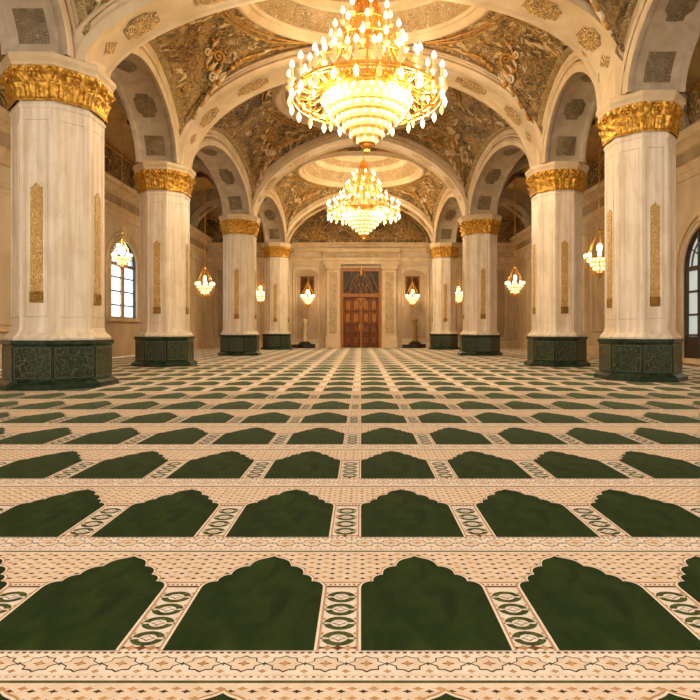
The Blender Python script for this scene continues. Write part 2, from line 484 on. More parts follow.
def make_column():
    root = empty('column')
    b = MB(); oct_loft(b, [(1.19, 0.001), (1.19, .11), (1.15, .13), (1.05, .2), (1.05, .97), (1.09, 1.0), (1.09, 1.09), (.95, 1.09)])
    base = b.build('base', GREENM, root)
    for k in range(8):
        m = MB(); w = .395
        a = k * PI / 4
        pts = [(1.05, -w, .24), (1.05, w, .24), (1.05, w, .93), (1.05, -w, .93)]
        out = [(1.062, y * .97, z) for _, y, z in pts]
        m.grid([rot_pts(pts, a), rot_pts(out, a)], close_u=True, smooth=False)
        m.face(rot_pts(out, a))
        p = m.build('carved_panel', CARVED, base)
        f = MB()
        fr = [(1.064, -w, .25), (1.064, w, .25), (1.064, w, .92), (1.064, -w, .92)]
        for q in range(4):
            f.tube([rot_pts(fr, a)[q], rot_pts(fr, a)[(q + 1) % 4]], .006, 4)
        f.build('gilt_frame', CARVED_LINE, base)
    s = MB()
    oct_loft(s, [(1.03, 1.09), (1.04, 1.14), (1.0, 1.19), (.93, 1.27), (.905, 1.36), (.9, 1.42), (.9, 6.26), (.925, 6.30), (.925, 6.36), (.9, 6.38), (.9, 6.44)])
    sh = s.build('shaft', SHAFT, root)
    for k in range(8):
        m = MB(); a = k * PI / 4
        # slim moulded panel line on every face of the shaft
        w = .24 if k % 2 == 0 else .27
        fr = rot_pts([(.902, -w, 1.62), (.902, w, 1.62), (.902, w, 6.02), (.902, -w, 6.02)], a)
        for q in range(4):
            m.tube([fr[q], fr[(q + 1) % 4]], .012, 4)
        m.build('panel_moulding', SHAFT, sh)
    for k in (0, 2, 4, 6):
        a = k * PI / 4
        w = .135
        sil = [(-w, 2.14), (w, 2.14), (w, 4.50), (w * .55, 4.52), (w * .35, 4.56), (0, 4.60), (-w * .35, 4.56), (-w * .55, 4.52), (-w, 4.50)]
        m = MB()
        r0 = rot_pts([(.9, y, z) for y, z in sil], a); r1 = rot_pts([(.925, y * .94, z) for y, z in sil], a)
        m.grid([r0, r1], close_u=True, smooth=False); m.face(r1)
        gp = m.build('gold_panel', FILI, root)
        m = MB(); w2 = .15
        sq = [(-w2, 1.93), (w2, 1.93), (w2, 2.18), (-w2, 2.18)]
        r0 = rot_pts([(.9, y, z) for y, z in sq], a); r1 = rot_pts([(.935, y * .93, z) for y, z in sq], a)
        m.grid([r0, r1], close_u=True, smooth=False); m.face(r1)
        ring = [(.937, .085 * math.cos(t * PI / 8), 2.055 + .085 * math.sin(t * PI / 8)) for t in range(16)]
        m.tube(rot_pts(ring, a), .016, 4, close=True)
        m.build('panel_foot', FILI_DARK, gp)
    # gilded capital: two tiers of leaves on an eight-sided bell
    c = MB(); N = 192; rows = []
    for j in range(31):
        t = j / 30
        z = 6.42 + .72 * t
        flare = .925 + .11 * t ** 1.7
        row = []
        for k in range(N):
            th = 2 * PI * k / N
            loc = ((th + PI / 8) % (PI / 4)) - PI / 8
            rad = flare / math.cos(loc)
            d = 0.0
            if t < .10:
                d = .035 + .015 * abs(math.sin(t * 31))
            elif t < .55:
                tt = (t - .10) / .45
                d = .085 * abs(math.sin(12 * th)) ** .7 * (.35 + .9 * tt ** 2) + .02 * math.sin(60 * th)
            elif t < .88:
                tt = (t - .55) / .33
                d = .105 * abs(math.cos(12 * th)) ** .7 * (.3 + .9 * tt ** 2) + .022 * math.sin(60 * th + j)
            else:
                d = .05 + .022 * math.cos(32 * th)
            d += .014 * math.sin(th * 23 + j * 1.7) * math.sin(j * .9 + th * 11)
            rad += d
            row.append((rad * math.cos(th), rad * math.sin(th), z))
        rows.append(row)
    c.grid(rows, close_u=True, smooth=True)
    cap = c.build('capital', GOLD, root)
    for k in range(8):
        th = PI / 8 + k * PI / 4
        m = MB()
        rr = 1.10 / math.cos(PI / 8) * .985
        sp = []
        for q in range(15):
            a = q / 14 * 3.4 * PI
            r = .13 * (1 - q / 17)
            sp.append(((rr - .1 + r * math.cos(a)) * math.cos(th), (rr - .1 + r * math.cos(a)) * math.sin(th), 7.0 + r * math.sin(a)))
        m.tube(sp, .032, 6)
        m.build('volute', GOLD, cap)
    for k in range(8):
        th = k * PI / 4
        m = MB()
        m.ball((1.08 * math.cos(th), 1.08 * math.sin(th), 7.04), .085, 10, sz=.8)
        for q in range(6):
            a = q * PI / 3
            m.ball(tuple(rot_pts([(1.07, .11 * math.cos(a), 7.04 + .09 * math.sin(a))], th)[0]), .05, 6)
        m.build('rosette', GOLD, cap)
    ab = MB()
    oct_loft(ab, [(1.05, 7.13), (1.08, 7.16), (1.08, 7.20), (1.09, 7.23), (1.14, 7.30), (1.14, 7.40), (1.11, 7.43), (.9, 7.43)])
    ab.build('abacus', STONE, root)
    im = MB()
    oct_loft(im, [(.90, 7.43), (.92, 7.8), (.92, 8.9), (.80, 9.4)])
    im.build('impost_block', STONE, root)
    return root

def set_col(o, p, lab):
    o.location = (p[0], p[1], .003); o.scale = (p[2], p[2], 1)
    tag(o, lab, 'column', 'marble columns of the nave')
col0 = make_column()
WHICH = ['frontmost', 'second', 'third', 'farthest']
for i in range(4):
    for sd, row in (('left', LEFT), ('right', RIGHT)):
        o = col0 if (i == 0 and sd == 'left') else copy_tree(col0)
        ext = ['cream marble column with gold capital on green base', 'cream marble column with gold capital']
        set_col(o, row[i], f'{ext[1]}, {WHICH[i]} of the row on the {sd} side of the hall')

# ------------------------------------------------------------------ arches
def superell(a, r, pl, pr, n=48):
    """Intrados from the +x end to the -x end as (u, h)."""
    pts = []
    for k in range(n + 1):
        ph = PI * k / n
        c, s = math.cos(ph), math.sin(ph)
        p = pr if c > 0 else pl
        pts.append((a * math.copysign(abs(c) ** (2 / p), c), r * max(0, s) ** (2 / p)))
    return pts

class Arch:
    def __init__(self, p0, p1, r, pl, pr, d, band, n=48):
        self.p0, self.p1 = Vector((p0[0], p0[1], 0)), Vector((p1[0], p1[1], 0))
        ax = self.p1 - self.p0; self.a = ax.length / 2
        self.c = (self.p0 + self.p1) / 2
        self.u = ax.normalized(); self.w = Vector((-self.u.y, self.u.x, 0))
        self.prof = superell(self.a, r, pl, pr, n); self.n = n; self.d = d; self.band = band; self.r = r
        self.nor = []
        for k in range(n + 1):
            x0, z0 = self.prof[max(0, k - 1)]; x1, z1 = self.prof[min(n, k + 1)]
            t = Vector((x1 - x0, z1 - z0)); t.normalize()
            self.nor.append((t.y, -t.x))
    def at(self, k, off, dep):
        x, z = self.prof[k]; nx, nz = self.nor[k]
        q = self.c + self.u * (x + nx * off) + self.w * dep
        return Vector((q.x, q.y, SPR + z + max(0, nz) * off))
    def pt(self, f, off, dep):
        """f in 0..1 along the arch"""
        g = f * self.n; k = min(self.n - 1, int(g)); t = g - k
        return self.at(k, off, dep) * (1 - t) + self.at(k + 1, off, dep) * t
    def mesh(self, root, name, mat_face, mat_soffit):
        d, b = self.d, self.band
        for sgn in (-1, 1):
            sec = [(b + .35, d - .1), (b + .06, d - .1), (b + .05, d + .03), (b - .03, d + .05), (b - .07, d + .02), (b - .08, d), (.30, d)] + ([(.47, d), (.45, d + .05), (.39, d + .05), (.36, d)] if b > .6 else []) + [(.24, d), (.22, d + .03), (.17, d + .03), (.15, d), (0, d)]
            m = MB()
            m.grid([[self.at(k, o, sgn * e) for k in range(self.n + 1)] for o, e in sec], smooth=True)
            m.build(name, mat_face, root)
        m = MB()
        sec = [(0, d), (0, d - .16), (.02, d - .17), (.04, d - .2), (.04, -d + .2), (.02, -d + .17), (0, -d + .16), (0, -d)]
        m.grid([[self.at(k, o, e) for k in range(self.n + 1)] for o, e in sec], smooth=True)
        m.build('arch_soffit', mat_soffit, root)
    def patch(self, root, name, f, wf, half, mat, off=.025, shape='rect'):
        """gilded medallion lying on the soffit, f along the arch, wf its half length there"""
        m = MB(); n = 8
        rows = []
        for i in range(n + 1):
            t = -1 + 2 * i / n
            hw = half
            if shape == 'oval': hw = half * math.sqrt(max(.04, 1 - t * t))
            if shape == 'diamond': hw = half * max(.06, 1 - abs(t))
            if shape == 'cross': hw = half * (1.0 if abs(t) < .55 else .62)
            rows.append([self.pt(f + wf * t, off - .012 * (1 - q * q), hw * q) for q in (-1, -.5, 0, .5, 1)])
        m.grid(rows, smooth=True)
        m.build(name, mat, root)

tr = []
SPEC = [  # r, pl (left half power), pr, band
    (2.95, 1.62, 2.65, .42), (4.0, 1.95, 2.05, .42), (4.1, 1.72, 1.8, .42), (3.3, 1.72, 1.8, .42)]
NAME_T = ['between the two frontmost columns', 'between the second pair of columns', 'between the third pair of columns', 'between the farthest pair of columns']
tn = 0
def trim(label, cat='arch'):
    global tn
    tn += 1
    return empty(f'trim_{tn}', (0, 0, 0), label, cat, kind='structure')
for i in range(4):
    l, r_ = LEFT[i], RIGHT[i]
    A = Arch((l[0] + .86 * l[2], l[1]), (r_[0] - .86 * r_[2], r_[1]), SPEC[i][0], SPEC[i][1], SPEC[i][2], .70, SPEC[i][3])
    tr.append(A)
    root = trim(f'cream stone arch spanning the nave {NAME_T[i]}')
    A.mesh(root, 'arch_moulding', STONE, STONE)
    for f in (.095, .905):
        A.patch(root, 'medallion', f, .018, .26, MEDAL, shape='diamond')
    for f in (.165, .835):
        A.patch(root, 'medallion', f, .03, .36, MEDAL, shape='cross')
    for f in (.285, .715):
        A.patch(root, 'medallion', f, .035, .34, MEDAL, shape='cross')
    A.patch(root, 'medallion', .5, .03, .36, MEDAL, shape='cross')
A0 = Arch((LEFT0[0] + .86, LEFT0[1]), (RIGHT0[0] - .86, RIGHT0[1]), 3.6, 2, 2, .70, .42)

lo = {}
def long_arch(side, i, pa, pb, r, lab):
    A = Arch((pa[0], pa[1] + .98 * pa[2]), (pb[0], pb[1] - .98 * pb[2]), r, 1.9, 1.9, .74, .66, 32)
    lo[(side, i)] = A
    root = trim(lab)
    A.mesh(root, 'arch_moulding', STONE, SHADED_STONE)
    for f in (.09, .91):
        A.patch(root, 'medallion', f, .05, .34, MEDAL_DIM)
    for f in (.28, .72):
        A.patch(root, 'medallion', f, .055, .34, MEDAL_DIM, shape='cross')
    A.patch(root, 'medallion', .5, .05, .34, MEDAL_DIM, shape='oval')
    # spandrel wall over the arch, seen from the aisle
    m = MB(); so = 1 if side == 'left' else -1
    top = [Vector((A.at(k, .3, so * .66).x, A.at(k, .3, so * .66).y, ZC)) for k in range(A.n + 1)]
    m.grid([[A.at(k, .3, so * .66) for k in range(A.n + 1)], top], smooth=False)
    m.build('spandrel', STONE, root)
for side, row, z0 in (('left', LEFT, LEFT0), ('right', RIGHT, RIGHT0)):
    seq = [z0] + row + [(row[-1][0], YB + .9, 1.0)]
    names = ['reaching forward from the frontmost column', 'between the frontmost and second columns', 'between the second and third columns',
             'between the third and farthest columns', 'between the farthest column and the end wall']
    for i in range(5):
        long_arch(side, i, seq[i], seq[i + 1], 2.1 if i < 4 else 1.7, f'cream aisle arch {names[i]} on the {side} side')

# ------------------------------------------------------------------ nave ceiling: pendentives and domed rings
ceil = empty('ceiling', (0, 0, 0), 'painted and gilded vaulted ceiling over the nave and aisles', 'ceiling', kind='structure')

def spiral(c, r, turns, start, sgn, n=18):
    out = []
    for k in range(n + 1):
        t = k / n
        a = start + sgn * turns * 2 * PI * t
        rr = r * (1 - .88 * t)
        out.append((c[0] + rr * math.cos(a), c[1] + rr * math.sin(a)))
    return out

def bay(idx, An, Af, rx, ry, zr, cx, cy, motif=True):
    """An, Af: transverse arches nearer and farther; lo[...] the arches at the sides."""
    for side in ('left', 'right'):
        sg = -1 if side == 'left' else 1
        B = lo[(side, idx)]
        so = -1 if side == 'left' else 1        # w of the side arch points to -x for arches running +y
        dep_l = so * (B.d + .0)
        for end, T in (('near', An), ('far', Af)):
            N = 28; S = 10
            outer = []
            # side arch half: from its crown to its foot next to T
            foot_f = .11
            for k in range(N + 1):
                t = k / N
                if end == 'near':
                    f = .5 + (1 - foot_f - .5) * t if B.u.y < 0 else .5 - (.5 - foot_f) * t
                else:
                    f = .5 - (.5 - foot_f) * t if B.u.y < 0 else .5 + (.5 - foot_f) * t
                # the profile runs from the +u end to the -u end; u points along +y
                f = 1 - f if False else f
                fy = (1 - f)
                outer.append(B.pt(fy if B.u.y > 0 else f, B.band, dep_l))
            foot2 = .075
            dep_t = T.d if end == 'near' else -T.d
            half = []
            for k in range(N + 1):
                t = k / N
                f = foot2 + (.5 - foot2) * t
                f = f if side == 'right' else 1 - f
                # u runs left to right (+x): profile starts at the +x end
                half.append(T.pt(f, T.band, dep_t))
            a_pt, b_pt = outer[-1], half[0]
            foot = (a_pt + b_pt) / 2; foot.z = min(a_pt.z, b_pt.z) - .25
            outer = outer + [foot] + half
            M = len(outer)
            ring = []
            for k in range(M):
                t = k / (M - 1)
                a0 = 0 if side == 'right' else PI
                a1 = -PI / 2 if end == 'near' else PI / 2
                if side == 'left': a1 = -PI / 2 + (2 * PI if end == 'near' else 0) if end == 'near' else PI / 2
                if side == 'left' and end == 'near': a1 = 1.5 * PI
                a = a0 + (a1 - a0) * t
                ring.append(Vector((cx + rx * math.cos(a), cy + ry * math.sin(a), zr)))
            def surf(t, s):
                g = min(max(t, 0), 1) * (M - 1); k = min(M - 2, int(g)); q = g - k
                o = outer[k] * (1 - q) + outer[k + 1] * q
                e = ring[k] * (1 - q) + ring[k + 1] * q
                p = o * (1 - s) + e * s
                w = math.sin(PI * min(max(t, 0), 1))
                b = s * (1 - s) * 4 * w
                hd = Vector((o.x - cx, o.y - cy, 0)); hd = hd.normalized() if hd.length > 0 else hd
                return p + hd * (.25 * b) + Vector((0, 0, .45 * b))
            m = MB()
            m.grid([[surf(k / (M - 1), s / S) for k in range(M)] for s in range(S + 1)], smooth=True)
            pe = m.build('pendentive', FRESCO, ceil)
            # garland along the arches
            m = MB()
            ga = [surf(k / (M - 1), .0) for k in range(M)]; gb = [surf(k / (M - 1), .0) + (surf(k / (M - 1), 1) - surf(k / (M - 1), 0)).normalized() * .26 for k in range(M)]
            dn = Vector((cx, cy, 4.0))
            lift = lambda p, q=.02: p + (dn - p).normalized() * q
            m.grid([[lift(p, .03) for p in ga], [lift((p + q) / 2, .07) for p, q in zip(ga, gb)], [lift(p, .05) for p in gb]], smooth=True)
            m.build('garland', GARLAND, pe)
            if not motif: continue
            # stucco ornament in the corner: stem, paired scrolls, shell and rosettes
            mid = (N + .5) / (M - 1)
            st = MB(); gl = MB()
            def put(mb, line, r):
                r = [1.45 * q for q in r] if isinstance(r, list) else 1.45 * r
                mb.tube([lift(surf(mid + x, y), .05) for x, y in line], r, 5)
            def leaf(mb, x, y, ang, ln, r):
                pts = []
                for k in range(6):
                    t = k / 5
                    a = ang + .9 * t * (1 if math.cos(ang) > 0 else -1)
                    pts.append((x + ln * t * math.cos(a) * .55, y + ln * t * math.sin(a)))
                mb.tube([lift(surf(mid + px, py), .05) for px, py in pts], [1.4 * r * q for q in (.6, 1, 1.1, .9, .6, .2)], 5)
            n = 10
            put(st, [(0, .14 + .26 * k / n) for k in range(n + 1)], [.05 - .003 * k for k in range(n + 1)])
            for q in range(2, 7):
                y = .08 + .045 * q
                for sgn in (-1, 1):
                    leaf(st if q % 2 else gl, 0, y, PI / 2 - sgn * .9, .05 + .012 * q, .045)
            for sgn in (-1, 1):
                put(st, [(sgn * x, y) for x, y in spiral((.052, .43), .040, 1.5, PI * 1.2, -1)], .035)
                put(gl, [(sgn * x, y) for x, y in spiral((.120, .56), .050, 1.5, PI * 1.1, -1)], .035)
                put(st, [(sgn * x, y) for x, y in spiral((.190, .50), .036, 1.4, PI, -1)], .03)
                vine = [(sgn * (.01 + .24 * t), .38 + .20 * t + .05 * math.sin(t * 9)) for t in [k / 18 for k in range(19)]]
                put(gl, vine, .03)
                for q in range(2, 18, 2):
                    leaf(st if q % 4 else gl, vine[q][0], vine[q][1], PI / 2 + (.9 if q % 4 else -.9), .075, .045)
            for q in range(10):
                a = PI * 2 * q / 10
                put(st, [(.006 * math.cos(a), .46 + .015 * math.sin(a)), (.032 * math.cos(a), .46 + .085 * math.sin(a))], [.06, .02])
            gl.ball(lift(surf(mid, .46), .08), .13, 8)
            for q in range(4):
                gl.ball(lift(surf(mid, .60 + .035 * q), .05), .10 - .012 * q, 8)
            for s0 in (.90, .95):
                put(gl, [(x, s0 - .22 * abs(x)) for x in [-.40 + .80 * k / 24 for k in range(25)]], .025)
            st.build('stucco_scroll', STUCCO, pe)
            gl.build('gilt_scroll', GILT, pe)
    # domed ring
    def sweep(name, prof, mat, parent):
        m = MB(); n = 72
        m.grid([[(cx + rx * q * math.cos(2 * PI * k / n), cy + ry * q * math.sin(2 * PI * k / n), zr + z) for k in range(n)] for q, z in prof], close_u=True, smooth=True)
        return m.build(name, mat, parent)
    dr = sweep('dome_ring', [(1.04, .04), (1.0, -.06), (.985, -.14), (.955, -.16), (.935, -.10), (.925, .0), (.905, .05), (.895, .02), (.88, .02), (.87, .12)], STONE, ceil)
    sweep('scroll_band', [(.87, .12), (.85, .35), (.80, .62), (.76, .76)], SCROLL, dr)
    sweep('inner_ring', [(.76, .76), (.755, .70), (.73, .68), (.71, .74), (.70, .86), (.685, .90), (.67, .88), (.66, .94)], STONE, dr)
    sweep('inner_scroll_band', [(.66, .94), (.64, 1.1), (.58, 1.28)], SCROLL, dr)
    sweep('oculus_ring', [(.58, 1.28), (.56, 1.24), (.53, 1.26), (.52, 1.36)], STONE, dr)
    sweep('dome_shell', [(.52, 1.36), (.45, 1.7), (.34, 1.98), (.2, 2.16), (.06, 2.22), (.002, 2.22)], STONE, dr)

bay(0, A0, tr[0], 3.9, 3.2, 11.2, 0.1, 10.1)
bay(1, tr[0], tr[1], 4.15, 2.95, 11.72, 0.1, 17.45)
bay(2, tr[1], tr[2], 4.0, 3.6, 11.85, 0.0, 25.75)
bay(3, tr[2], tr[3], 4.0, 3.75, 11.25, 0.0, 34.95)
# last bay: plain vault running from the farthest arch to the end wall
m = MB(); A = tr[3]
m.grid([[A.at(k, A.band, .7) for k in range(A.n + 1)], [A.at(k, A.band, .7) + Vector((0, YB - 40.3 + .0, 0)) for k in range(A.n + 1)]], smooth=True)
m.build('end_vault', FRESCO, ceil)
# aisle ceilings with coved edges
for sg in (-1, 1):
    m = MB()
    m.grid([[(sg * x, y, z) for y in (Y0, YB)] for x, z in ((XW, 10.2), (XW - .25, 10.65), (XW - .8, 11.0), (XW - 1.3, ZC), (5.2, ZC))], smooth=True)
    av = m.build('aisle_ceiling', COVE, ceil)
    m = MB()
    y = 8.5
    while y < YB - 1:
        m.box(min(sg * 6.8, sg * 10.9), max(sg * 6.8, sg * 10.9), y, y + .35, ZC - .25, ZC)
        y += 4.4
    for x in (8.2, 9.6):
        m.box(min(sg * x, sg * (x + .2)), max(sg * x, sg * (x + .2)), Y0, YB, ZC - .2, ZC)
    m.build('ceiling_beam', BRONZE, av)
# roof slab over everything
m = MB(); m.box(-XW - .3, XW + .3, Y0, YB + .3, 14.6, 14.8); m.build('roof_slab', STONE, ceil)

# ------------------------------------------------------------------ walls
WCAT = 'wall'
win_l = dict(y0=27.0, y1=30.1, sill=1.96, spr=4.65, rise=1.2)
win_r = dict(y0=17.9, y1=21.0, sill=0.3, spr=3.6, rise=1.55)

def side_wall(side, w):
    sg = -1 if side == 'left' else 1
    root = empty(f'wall_{side}', (0, 0, 0), f'cream stone aisle wall with cornice and painted frieze on the {side} side', WCAT, kind='structure')
    X = sg * XW
    yc, ha = (w['y0'] + w['y1']) / 2, (w['y1'] - w['y0']) / 2
    # wall face as strips around the arched opening
    m = MB()
    def f(y0, y1, z0, z1):
        m.face([(X, y0, z0), (X, y1, z0), (X, y1, z1), (X, y0, z1)])
    f(Y0, w['y0'], 0, 14); f(w['y1'], YB, 0, 14); f(w['y0'], w['y1'], 0, w['sill'])
    n = 24
    ar = [(yc + ha * math.cos(PI * k / n), w['spr'] + w['rise'] * math.sin(PI * k / n)) for k in range(n + 1)]
    for k in range(n):
        (ya, za), (yb, zb) = ar[k], ar[k + 1]
        m.face([(X, ya, za), (X, yb, zb), (X, yb, 14), (X, ya, 14)])
    # reveal of the opening
    out = [(w['y1'], w['sill'])] + ar + [(w['y0'], w['sill'])]
    m.grid([[(X, y, z) for y, z in out], [(X + sg * .6, y, z) for y, z in out]], close_u=True, smooth=False)
    m.build('wall_face', WALL, root)
    # archivolt around the opening
    t = MB()
    for o, dp in ((.06, .1), (.24, .07), (.42, .12)):
        pts = [(X - sg * dp * .3, w['y1'] + o, w['sill'])] + [(X - sg * dp * .3, yc + (ha + o) * math.cos(PI * k / n), w['spr'] + (w['rise'] + o) * math.sin(PI * k / n)) for k in range(n + 1)] + [(X - sg * dp * .3, w['y0'] - o, w['sill'])]
        t.tube(pts, dp * .7, 6)
    t.build('archivolt', STONE, root)
    t = MB(); t.box(min(X, X - sg * .25), max(X, X - sg * .25), yc - .22, yc + .22, w['spr'] + w['rise'] - .05, w['spr'] + w['rise'] + .75)
    t.build('keystone', STONE, root)
    t = MB(); t.box(min(X, X - sg * .2), max(X, X - sg * .2), w['y0'] - .4, w['y1'] + .4, w['sill'] - .18, w['sill'] - .002)
    t.build('window_ledge', STONE, root)
    # entablature
    def run(name, prof, mat):
        t = MB()
        t.grid([[(X - sg * d, Y0, z), (X - sg * d, YB, z)] for d, z in prof], smooth=False)
        return t.build(name, mat, root)
    run('architrave', [(0, 6.9), (.08, 6.92), (.08, 7.15), (.12, 7.17), (.12, 7.4), (.18, 7.45), (.05, 7.5)], STONE)
    run('dark_band', [(.05, 7.5), (.05, 7.95)], PANEL)
    run('cornice', [(.05, 7.95), (.16, 8.0), (.16, 8.1), (.3, 8.2), (.42, 8.25), (.42, 8.38), (.5, 8.48), (.5, 8.55), (.0, 8.6)], STONE)
    run('painted_frieze', [(.02, 8.6), (.02, 10.1)], FRESCO2)
    run('frieze_moulding', [(.0, 10.05), (.14, 10.1), (.14, 10.18), (.04, 10.24)], GILT)
    run('dado_rail', [(.0, 2.0), (.07, 2.02), (.07, 2.1), (.0, 2.14)], STONE) if side == 'right' and False else None
    bb = MB(); bb.grid([[(X - sg * d, y, z) for y in ((Y0, w['y0'] - .4) if False else (w['y1'] + .4, YB))] for d, z in ((.1, -.015), (.1, .42), (.06, .5), (.0, .52))], smooth=False)
    tag(bb.build(f'baseboard_{side}', STONE), f'stone baseboard along the {side} aisle wall', 'baseboard', kind='structure')
    # wall pilasters and moulded panels
    pil = [r[1] for r in (LEFT if side == 'left' else RIGHT)]
    for y in pil + [25.0, 34.9]:
        if w['y0'] - 1.0 < y < w['y1'] + 1.0: continue
        t = MB()
        t.box(min(X, X - sg * .22), max(X, X - sg * .22), y - .55, y + .55, .9, 6.4)
        t.box(min(X, X - sg * .32), max(X, X - sg * .32), y - .66, y + .66, -.015, .9)
        t.box(min(X, X - sg * .34), max(X, X - sg * .34), y - .68, y + .68, 6.4, 6.9)
        t.build('pilaster', STONE, root)
    ys = sorted(pil + [25.0, 34.9, 44.4])
    for a, b in zip(ys[:-1], ys[1:]):
        y0, y1 = a + 1.1, b - 1.1
        if y1 - y0 < .8 or (y0 < w['y1'] + .5 and y1 > w['y0'] - .5): continue
        t = MB()
        for q, (z0, z1) in enumerate(((1.3, 6.2),)):
            c = [(X - sg * .03, y0, z0), (X - sg * .03, y1, z0), (X - sg * .03, y1, z1), (X - sg * .03, y0, z1)]
            t.tube(c, .07, 6, close=True)
            c = [(X - sg * .02, y0 + .22, z0 + .22), (X - sg * .02, y1 - .22, z0 + .22), (X - sg * .02, y1 - .22, z1 - .22), (X - sg * .02, y0 + .22, z1 - .22)]
            t.tube(c, .035, 6, close=True)
        t.build('panel_moulding', STONE, root)
    return root
wl = side_wall('left', win_l)
wr = side_wall('right', win_r)

def window(n, side, w, frame_mat, pane_mat, label, nb, zbars, lattice):
    sg = -1 if side == 'left' else 1
    root = empty(f'window_{n}', (0, 0, 0), label, 'window', kind='structure')
    X = sg * (XW + .12)
    yc, ha = (w['y0'] + w['y1']) / 2, (w['y1'] - w['y0']) / 2
    k_ = 24
    ar = [(yc + ha * math.cos(PI * k / k_), w['spr'] + w['rise'] * math.sin(PI * k / k_)) for k in range(k_ + 1)]
    out = [(w['y1'], w['sill'])] + ar + [(w['y0'], w['sill'])]
    m = MB(); m.face([(X + sg * .04, y, z) for y, z in out]); m.face([(X + sg * .07, y, z) for y, z in reversed(out)])
    m.build('pane', pane_mat, root)
    t = MB(); t.tube([(X, y, z) for y, z in out], .10, 6, close=True)
    t.build('window_frame', frame_mat, root)
    for q in range(1, nb):
        y = w['y0'] + 2 * ha * q / nb
        h = w['spr'] + w['rise'] * math.sqrt(max(0, 1 - ((y - yc) / ha) ** 2))
        t = MB(); t.box(X - .05, X + .05, y - .035, y + .035, w['sill'], h); t.build('mullion', frame_mat, root)
    for z in zbars:
        t = MB(); r = .08 if z == w['spr'] else .035
        t.box(X - .05, X + .05, w['y0'], w['y1'], z - r, z + r); t.build('glazing_bar', frame_mat, root)
    if lattice:
        t = MB()
        for rr in (.45, .8):
            t.tube([(X, yc + ha * rr * math.cos(PI * k / 16), w['spr'] + w['rise'] * rr * math.sin(PI * k / 16)) for k in range(17)], .03, 5)
        for q in range(1, 6):
            a = PI * q / 6
            t.tube([(X, yc, w['spr']), (X, yc + ha * math.cos(a), w['spr'] + w['rise'] * math.sin(a))], .025, 5)
        t.build('fanlight_tracery', frame_mat, root)
    return root
w1 = window(1, 'left', win_l, LEAD, PANE, 'tall arched window bright with daylight in the left aisle wall', 2, (2.6, 3.3, 4.0, 4.65), True)
m = MB()
yc = (win_l['y0'] + win_l['y1']) / 2
m.box(-XW - .11, -XW - .02, yc - .16, yc + .16, win_l['sill'], win_l['spr'])
m.build('gilded_mullion', FILI, w1)
w2 = window(2, 'right', win_r, WINWOOD, PANE_DIM, 'tall arched wooden glazed window at the right edge, behind the right front column', 4, (1.15, 1.9, 2.75, 3.6), True)
for y in (18.3, 19.45, 20.6):
    m = MB(); m.box(XW + .05, XW + .18, y - .42, y + .42, .34, 1.1); m.build('wooden_panel', WINWOOD, w2)

# end wall
F = 44.0 / 560
def ex(px): return (px - 361) * F
def ez(py): return 1.3 + (331 - py) * F
eb = empty('wall_back', (0, YB, 0), 'panelled cream stone end wall with carved doorway and painted lunette', WCAT, kind='structure')
DX0, DX1, DZ = ex(340.5), ex(381.5), ez(268.5)
m = MB()
def q4(x0, x1, z0, z1, y=0.0):
    m.face([(x0, y, z0), (x1, y, z0), (x1, y, z1), (x0, y, z1)])
q4(-XW, DX0, 0, 14); q4(DX1, XW, 0, 14); q4(DX0, DX1, DZ, 14)
m.grid([[(DX0, 0, 0), (DX0, 0, DZ), (DX1, 0, DZ), (DX1, 0, 0)], [(DX0, .5, 0), (DX0, .5, DZ), (DX1, .5, DZ), (DX1, .5, 0)]], smooth=False)
m.build('wall_face', WALL, eb)
def erun(name, prof, mat, x0=-XW, x1=XW):
    t = MB(); t.grid([[(x0, -d, z), (x1, -d, z)] for d, z in prof], smooth=False)
    for xx in (x0, x1):
        if abs(xx) < XW - .1:
            t.face([(xx, -d, z) for d, z in prof])
    return t.build(name, mat, eb)
erun('cornice', [(0, 7.55), (.1, 7.6), (.1, 7.75), (.22, 7.85), (.3, 7.88), (.3, 8.0), (.4, 8.1), (.4, 8.2), (0, 8.25)], STONE)
erun('architrave', [(0, 6.75), (.06, 6.8), (.06, 7.05), (.12, 7.1), (.0, 7.14)], STONE)
erun('painted_lunette', [(.03, 8.25), (.03, 11.9)], FRESCO, -7.2, 7.2)
for a, b in ((-XW, -7.2), (7.2, XW)):
    erun('painted_frieze', [(.03, 8.25), (.03, 10.1)], FRESCO2, a, b)
    erun('frieze_moulding', [(.0, 10.05), (.14, 10.1), (.14, 10.2), (.0, 10.26)], GILT, a, b)
# fan tracery on the lunette
for cx0 in (-3.6, 0.1, 3.8):
    t = MB()
    for q in range(9):
        a = PI * (q + .5) / 9
        pts = [(cx0 + (.25 + 2.0 * s) * math.cos(a) , -.08, 8.4 + (.2 + 2.4 * s) * math.sin(a) - .25 * s * s * abs(math.cos(a))) for s in [k / 8 for k in range(9)]]
        t.tube(pts, [.07 - .005 * k for k in range(9)], 5)
    t.build('fan_tracery', GILT, eb)
# door surround
for x0, x1 in ((ex(327), ex(339.5)), (ex(382.5), ex(396))):
    t = MB(); t.box(x0, x1, -.30, 0, .9, 6.1); t.box(x0 - .08, x1 + .08, -.38, 0, -.015, .9); t.box(x0 - .1, x1 + .1, -.42, 0, 6.1, 6.5)
    dp = t.build('door_pilaster', STONE, eb)
    t = MB(); t.box(x0 + .2, x1 - .2, -.34, -.3, 1.1, 5.9); t.build('carved_strip', CARVED_STONE, dp)
erun('door_entablature', [(.3, 6.5), (.34, 6.5), (.34, 6.75), (.4, 6.8), (.4, 7.0), (.34, 7.02), (.34, 7.3), (.5, 7.4), (.62, 7.45), (.62, 7.62), (.7, 7.72), (.0, 7.75)], STONE, ex(323), ex(400))
t = MB(); c = [(DX0 - .1, -.1, .012), (DX0 - .1, -.1, DZ + .1), (DX1 + .1, -.1, DZ + .1), (DX1 + .1, -.1, .012)]
